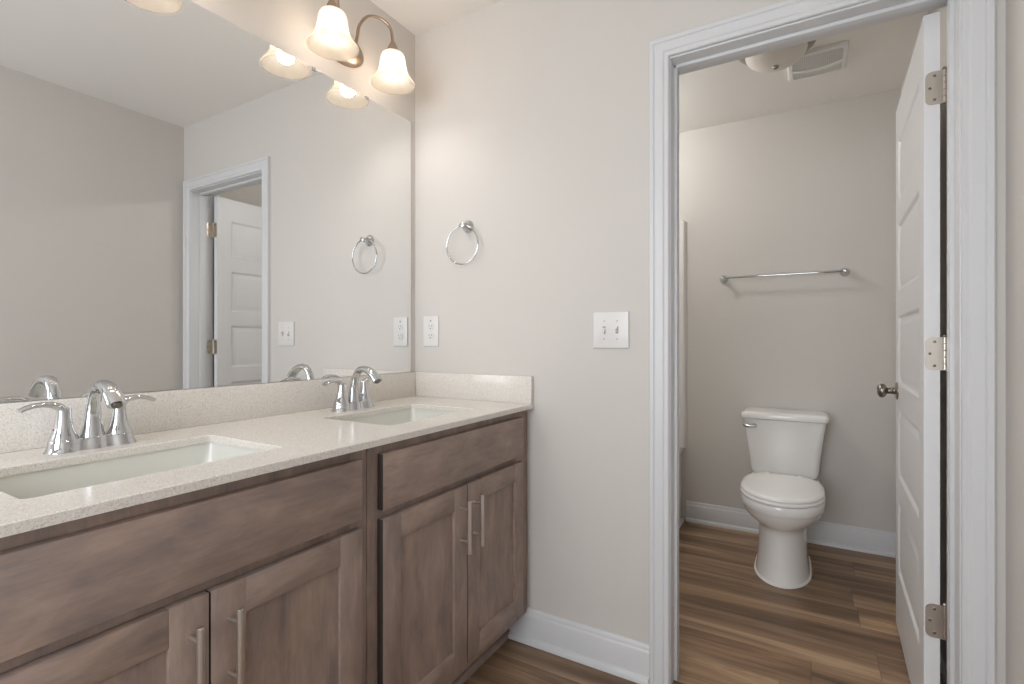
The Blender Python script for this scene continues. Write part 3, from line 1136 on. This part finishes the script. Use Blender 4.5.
b = MB()
b.loft([tank_ring(0.125, 1.452, 0.3885), tank_ring(0.146, 1.436, 0.3915), tank_ring(0.157, 1.427, 0.4000), tank_ring(0.163, 1.421, 0.4180), tank_ring(0.171, 1.414, 0.500), tank_ring(0.181, 1.408, 0.580), tank_ring(0.191, 1.403, 0.650), tank_ring(0.197, 1.400, 0.697)])
obj('tank', b, M_PORC, to, ang=50)
b = MB()
b.loft([tank_ring(0.200, 1.398, 0.6985), tank_ring(0.208, 1.391, 0.7010), tank_ring(0.2095, 1.390, 0.7060), tank_ring(0.2095, 1.390, 0.7220), tank_ring(0.206, 1.393, 0.7295), tank_ring(0.197, 1.402, 0.7340), tank_ring(0.155, 1.440, 0.7355)])
obj('tank_lid', b, M_PORC, to, ang=50)
b = MB()
b.lathe([(0.013, 0.0), (0.013, 0.004), (0.010, 0.008), (0.007, 0.012), (0.007, 0.022)], (TK - 0.140, 1.396, 0.660), '-y', 20)
b.tube(catmull([(TK - 0.130, 1.377, 0.660), (TK - 0.150, 1.374, 0.660), (TK - 0.175, 1.372, 0.662), (TK - 0.195, 1.373, 0.667)]), [(0.0072 + 0.003 * math.sin(PI * i / 18), 0.0050) for i in range(19)], 14)
obj('flush_lever', b, mat('lever_chrome', srgb(205, 204, 202), 0.15, 1.0), to, ang=50)

# ---------------------------------------------------------------- towel bar
tb = thing('towel_bar', (1.327, YB, 1.502), 'chrome towel bar on the wall above the toilet', 'towel bar')
BZ, BY = 1.4985, YB - 0.062
b = MB(); b.lathe([(0.0062, 0.0), (0.0062, 0.612)], (1.019, BY, BZ), 'x', 18)
obj('bar', b, M_CHROME, tb)
for x in (1.019, 1.631):
    b = MB()
    b.lathe([(0.0240, 0.0005), (0.0240, 0.005), (0.0215, 0.009), (0.0150, 0.016), (0.0110, 0.030), (0.0105, 0.044), (0.0135, 0.050), (0.0155, 0.058), (0.0155, 0.066), (0.0125, 0.073), (0.0060, 0.0765)], (x, YB, BZ), '-y', 28)
    obj('post', b, M_CHROME, tb, ang=40)

# ---------------------------------------------------------------- ceiling light and fan grille
CX_, CY_ = 1.336, 0.864
cl = thing('ceiling_light', (CX_, CY_, H), 'frosted dome ceiling light with nickel finial in the toilet room', 'ceiling light')
b = MB()
b.lathe([(0.1570, 0.0005), (0.1570, 0.010), (0.1540, 0.015), (0.1290, 0.034), (0.1240, 0.036), (0.1200, 0.030)], (CX_, CY_, H), '-z', 48)
obj('canopy', b, M_KNOB, cl, ang=30)
b = MB()
b.lathe([(0.1240, 0.033), (0.1215, 0.044), (0.1140, 0.058), (0.1000, 0.071), (0.0800, 0.082), (0.0550, 0.090), (0.0300, 0.0945), (0.0060, 0.096)], (CX_, CY_, H), '-z', 48)
obj('glass_dome', b, M_FROST, cl, ang=60)
b = MB()
b.lathe([(0.0120, 0.0945), (0.0135, 0.098), (0.0120, 0.103), (0.0080, 0.107), (0.0001, 0.109)], (CX_, CY_, H), '-z', 24)
obj('finial', b, M_KNOB, cl, ang=50)

VX0, VX1, VY0, VY1 = 1.374, 1.616, 0.978, 1.232
fan = thing('exhaust_fan_grille', ((VX0 + VX1) / 2, (VY0 + VY1) / 2, H), 'white square exhaust fan grille on the toilet room ceiling', 'exhaust fan')
vcx, vcy, vh = (VX0 + VX1) / 2, (VY0 + VY1) / 2, (VX1 - VX0) / 2
vhy = (VY1 - VY0) / 2
b = MB()
b.loft([rrect(vcx, vcy, vh, vhy, 0.025, H - 0.0004), rrect(vcx, vcy, vh, vhy, 0.025, H - 0.010), rrect(vcx, vcy, vh - 0.006, vhy - .006, 0.022, H - 0.018), rrect(vcx, vcy, vh - 0.020, vhy - .020, 0.018, H - 0.0195), rrect(vcx, vcy, vh - 0.022, vhy - .022, 0.018, H - 0.015)], cap0=True, cap1=True)
fr = obj('frame', b, M_GRILLE, fan, ang=40)
b = MB()
N = 26
for i in range(N):
    x = VX0 + 0.026 + (VX1 - VX0 - 0.052) * i / (N - 1)
    b.box(x - 0.0029, x + 0.0029, VY0 + 0.022, VY1 - 0.022, H - 0.0192, H - 0.0150)
obj('grille', b, M_GRILLE_DARK, fan, flat=True)
b = MB()
secs = []
for i in range(17):
    u = -1 + 2 * i / 16
    x = vcx + u * (vh - 0.016)
    y = vcy + 0.045 - 0.030 * u * u
    secs.append([(x, y - 0.013, H - 0.0165), (x, y + 0.013, H - 0.0165), (x, y + 0.011, H - 0.0225), (x, y - 0.011, H - 0.0225)])
b.loft(secs)
obj('cross_band', b, M_GRILLE, fan, ang=40)

# ---------------------------------------------------------------- bathtub and surround (beside the toilet)
TBX = 0.785
tub = thing('bathtub', (0.4, 0.87, 0), 'white alcove bathtub beside the toilet', 'bathtub')
ty0, ty1 = 0.123, 1.623
tcx, tcy = (0.003 + TBX) / 2, (ty0 + ty1) / 2
hx, hy = (TBX - 0.003) / 2, (ty1 - ty0) / 2
b = MB()
R = lambda dx, dy, r, z: rrect(tcx, tcy, hx + dx, hy + dy, r, z)
b.loft([R(-0.012, 0, 0.004, 0.0), R(-0.012, 0, 0.004, 0.40), R(-0.010, 0, 0.004, 0.415), R(-0.001, 0, 0.006, 0.425), R(0, 0, 0.008, 0.440), R(-0.006, -0.004, 0.012, 0.4525), R(-0.018, -0.012, 0.02, 0.455), R(-0.065, -0.08, 0.09, 0.455), R(-0.075, -0.09, 0.10, 0.448), R(-0.090, -0.11, 0.10, 0.36), R(-0.130, -0.18, 0.12, 0.13), R(-0.17, -0.24, 0.10, 0.09), R(-0.25, -0.4, 0.08, 0.085)])
obj('tub_shell', b, M_TUB, tub, ang=40)
sr = thing('tub_surround', (0.4, 0.87, 0.456), 'white wall surround panels above the bathtub', 'tub surround')
prof = [(0.028, YB - 0.002), (TBX + 0.018, YB - 0.002), (TBX + 0.0175, YB - 0.005), (TBX + 0.004, YB - 0.023), (TBX, YB - 0.026), (0.028, YB - 0.026)]
b = MB()
b.loft([[(x, y, 0.4565) for x, y in prof], [(x, y, 1.872) for x, y in prof], [(x - (0.018 if x > 0.5 else 0), min(y + 0.006, YB - 0.002), 1.884) for x, y in prof]])
obj('end_panel', b, M_TUB, sr, ang=40)
b = MB(); b.box(0.001, 0.028, 0.123, YB - 0.001, 0.4565, 1.884, .004)
obj('long_panel', b, M_TUB, sr)
b = MB(); b.box(0.0285, TBX + 0.016, 0.1205, 0.146, 0.4565, 1.884, .006)
obj('end_panel', b, M_TUB, sr)
baseprof = [(TBX - 0.010, 0), (TBX + 0.008, 0), (TBX + 0.0075, 0.008), (TBX + 0.003, 0.016), (TBX - 0.004, 0.020), (TBX - 0.010, 0.020)]
b = MB(); b.prism(baseprof, 'y', 0.146, YB - 0.03)
struct('trim_4', b, M_TRIM, 'white shoe moulding along the foot of the bathtub', 'moulding', ang=30)
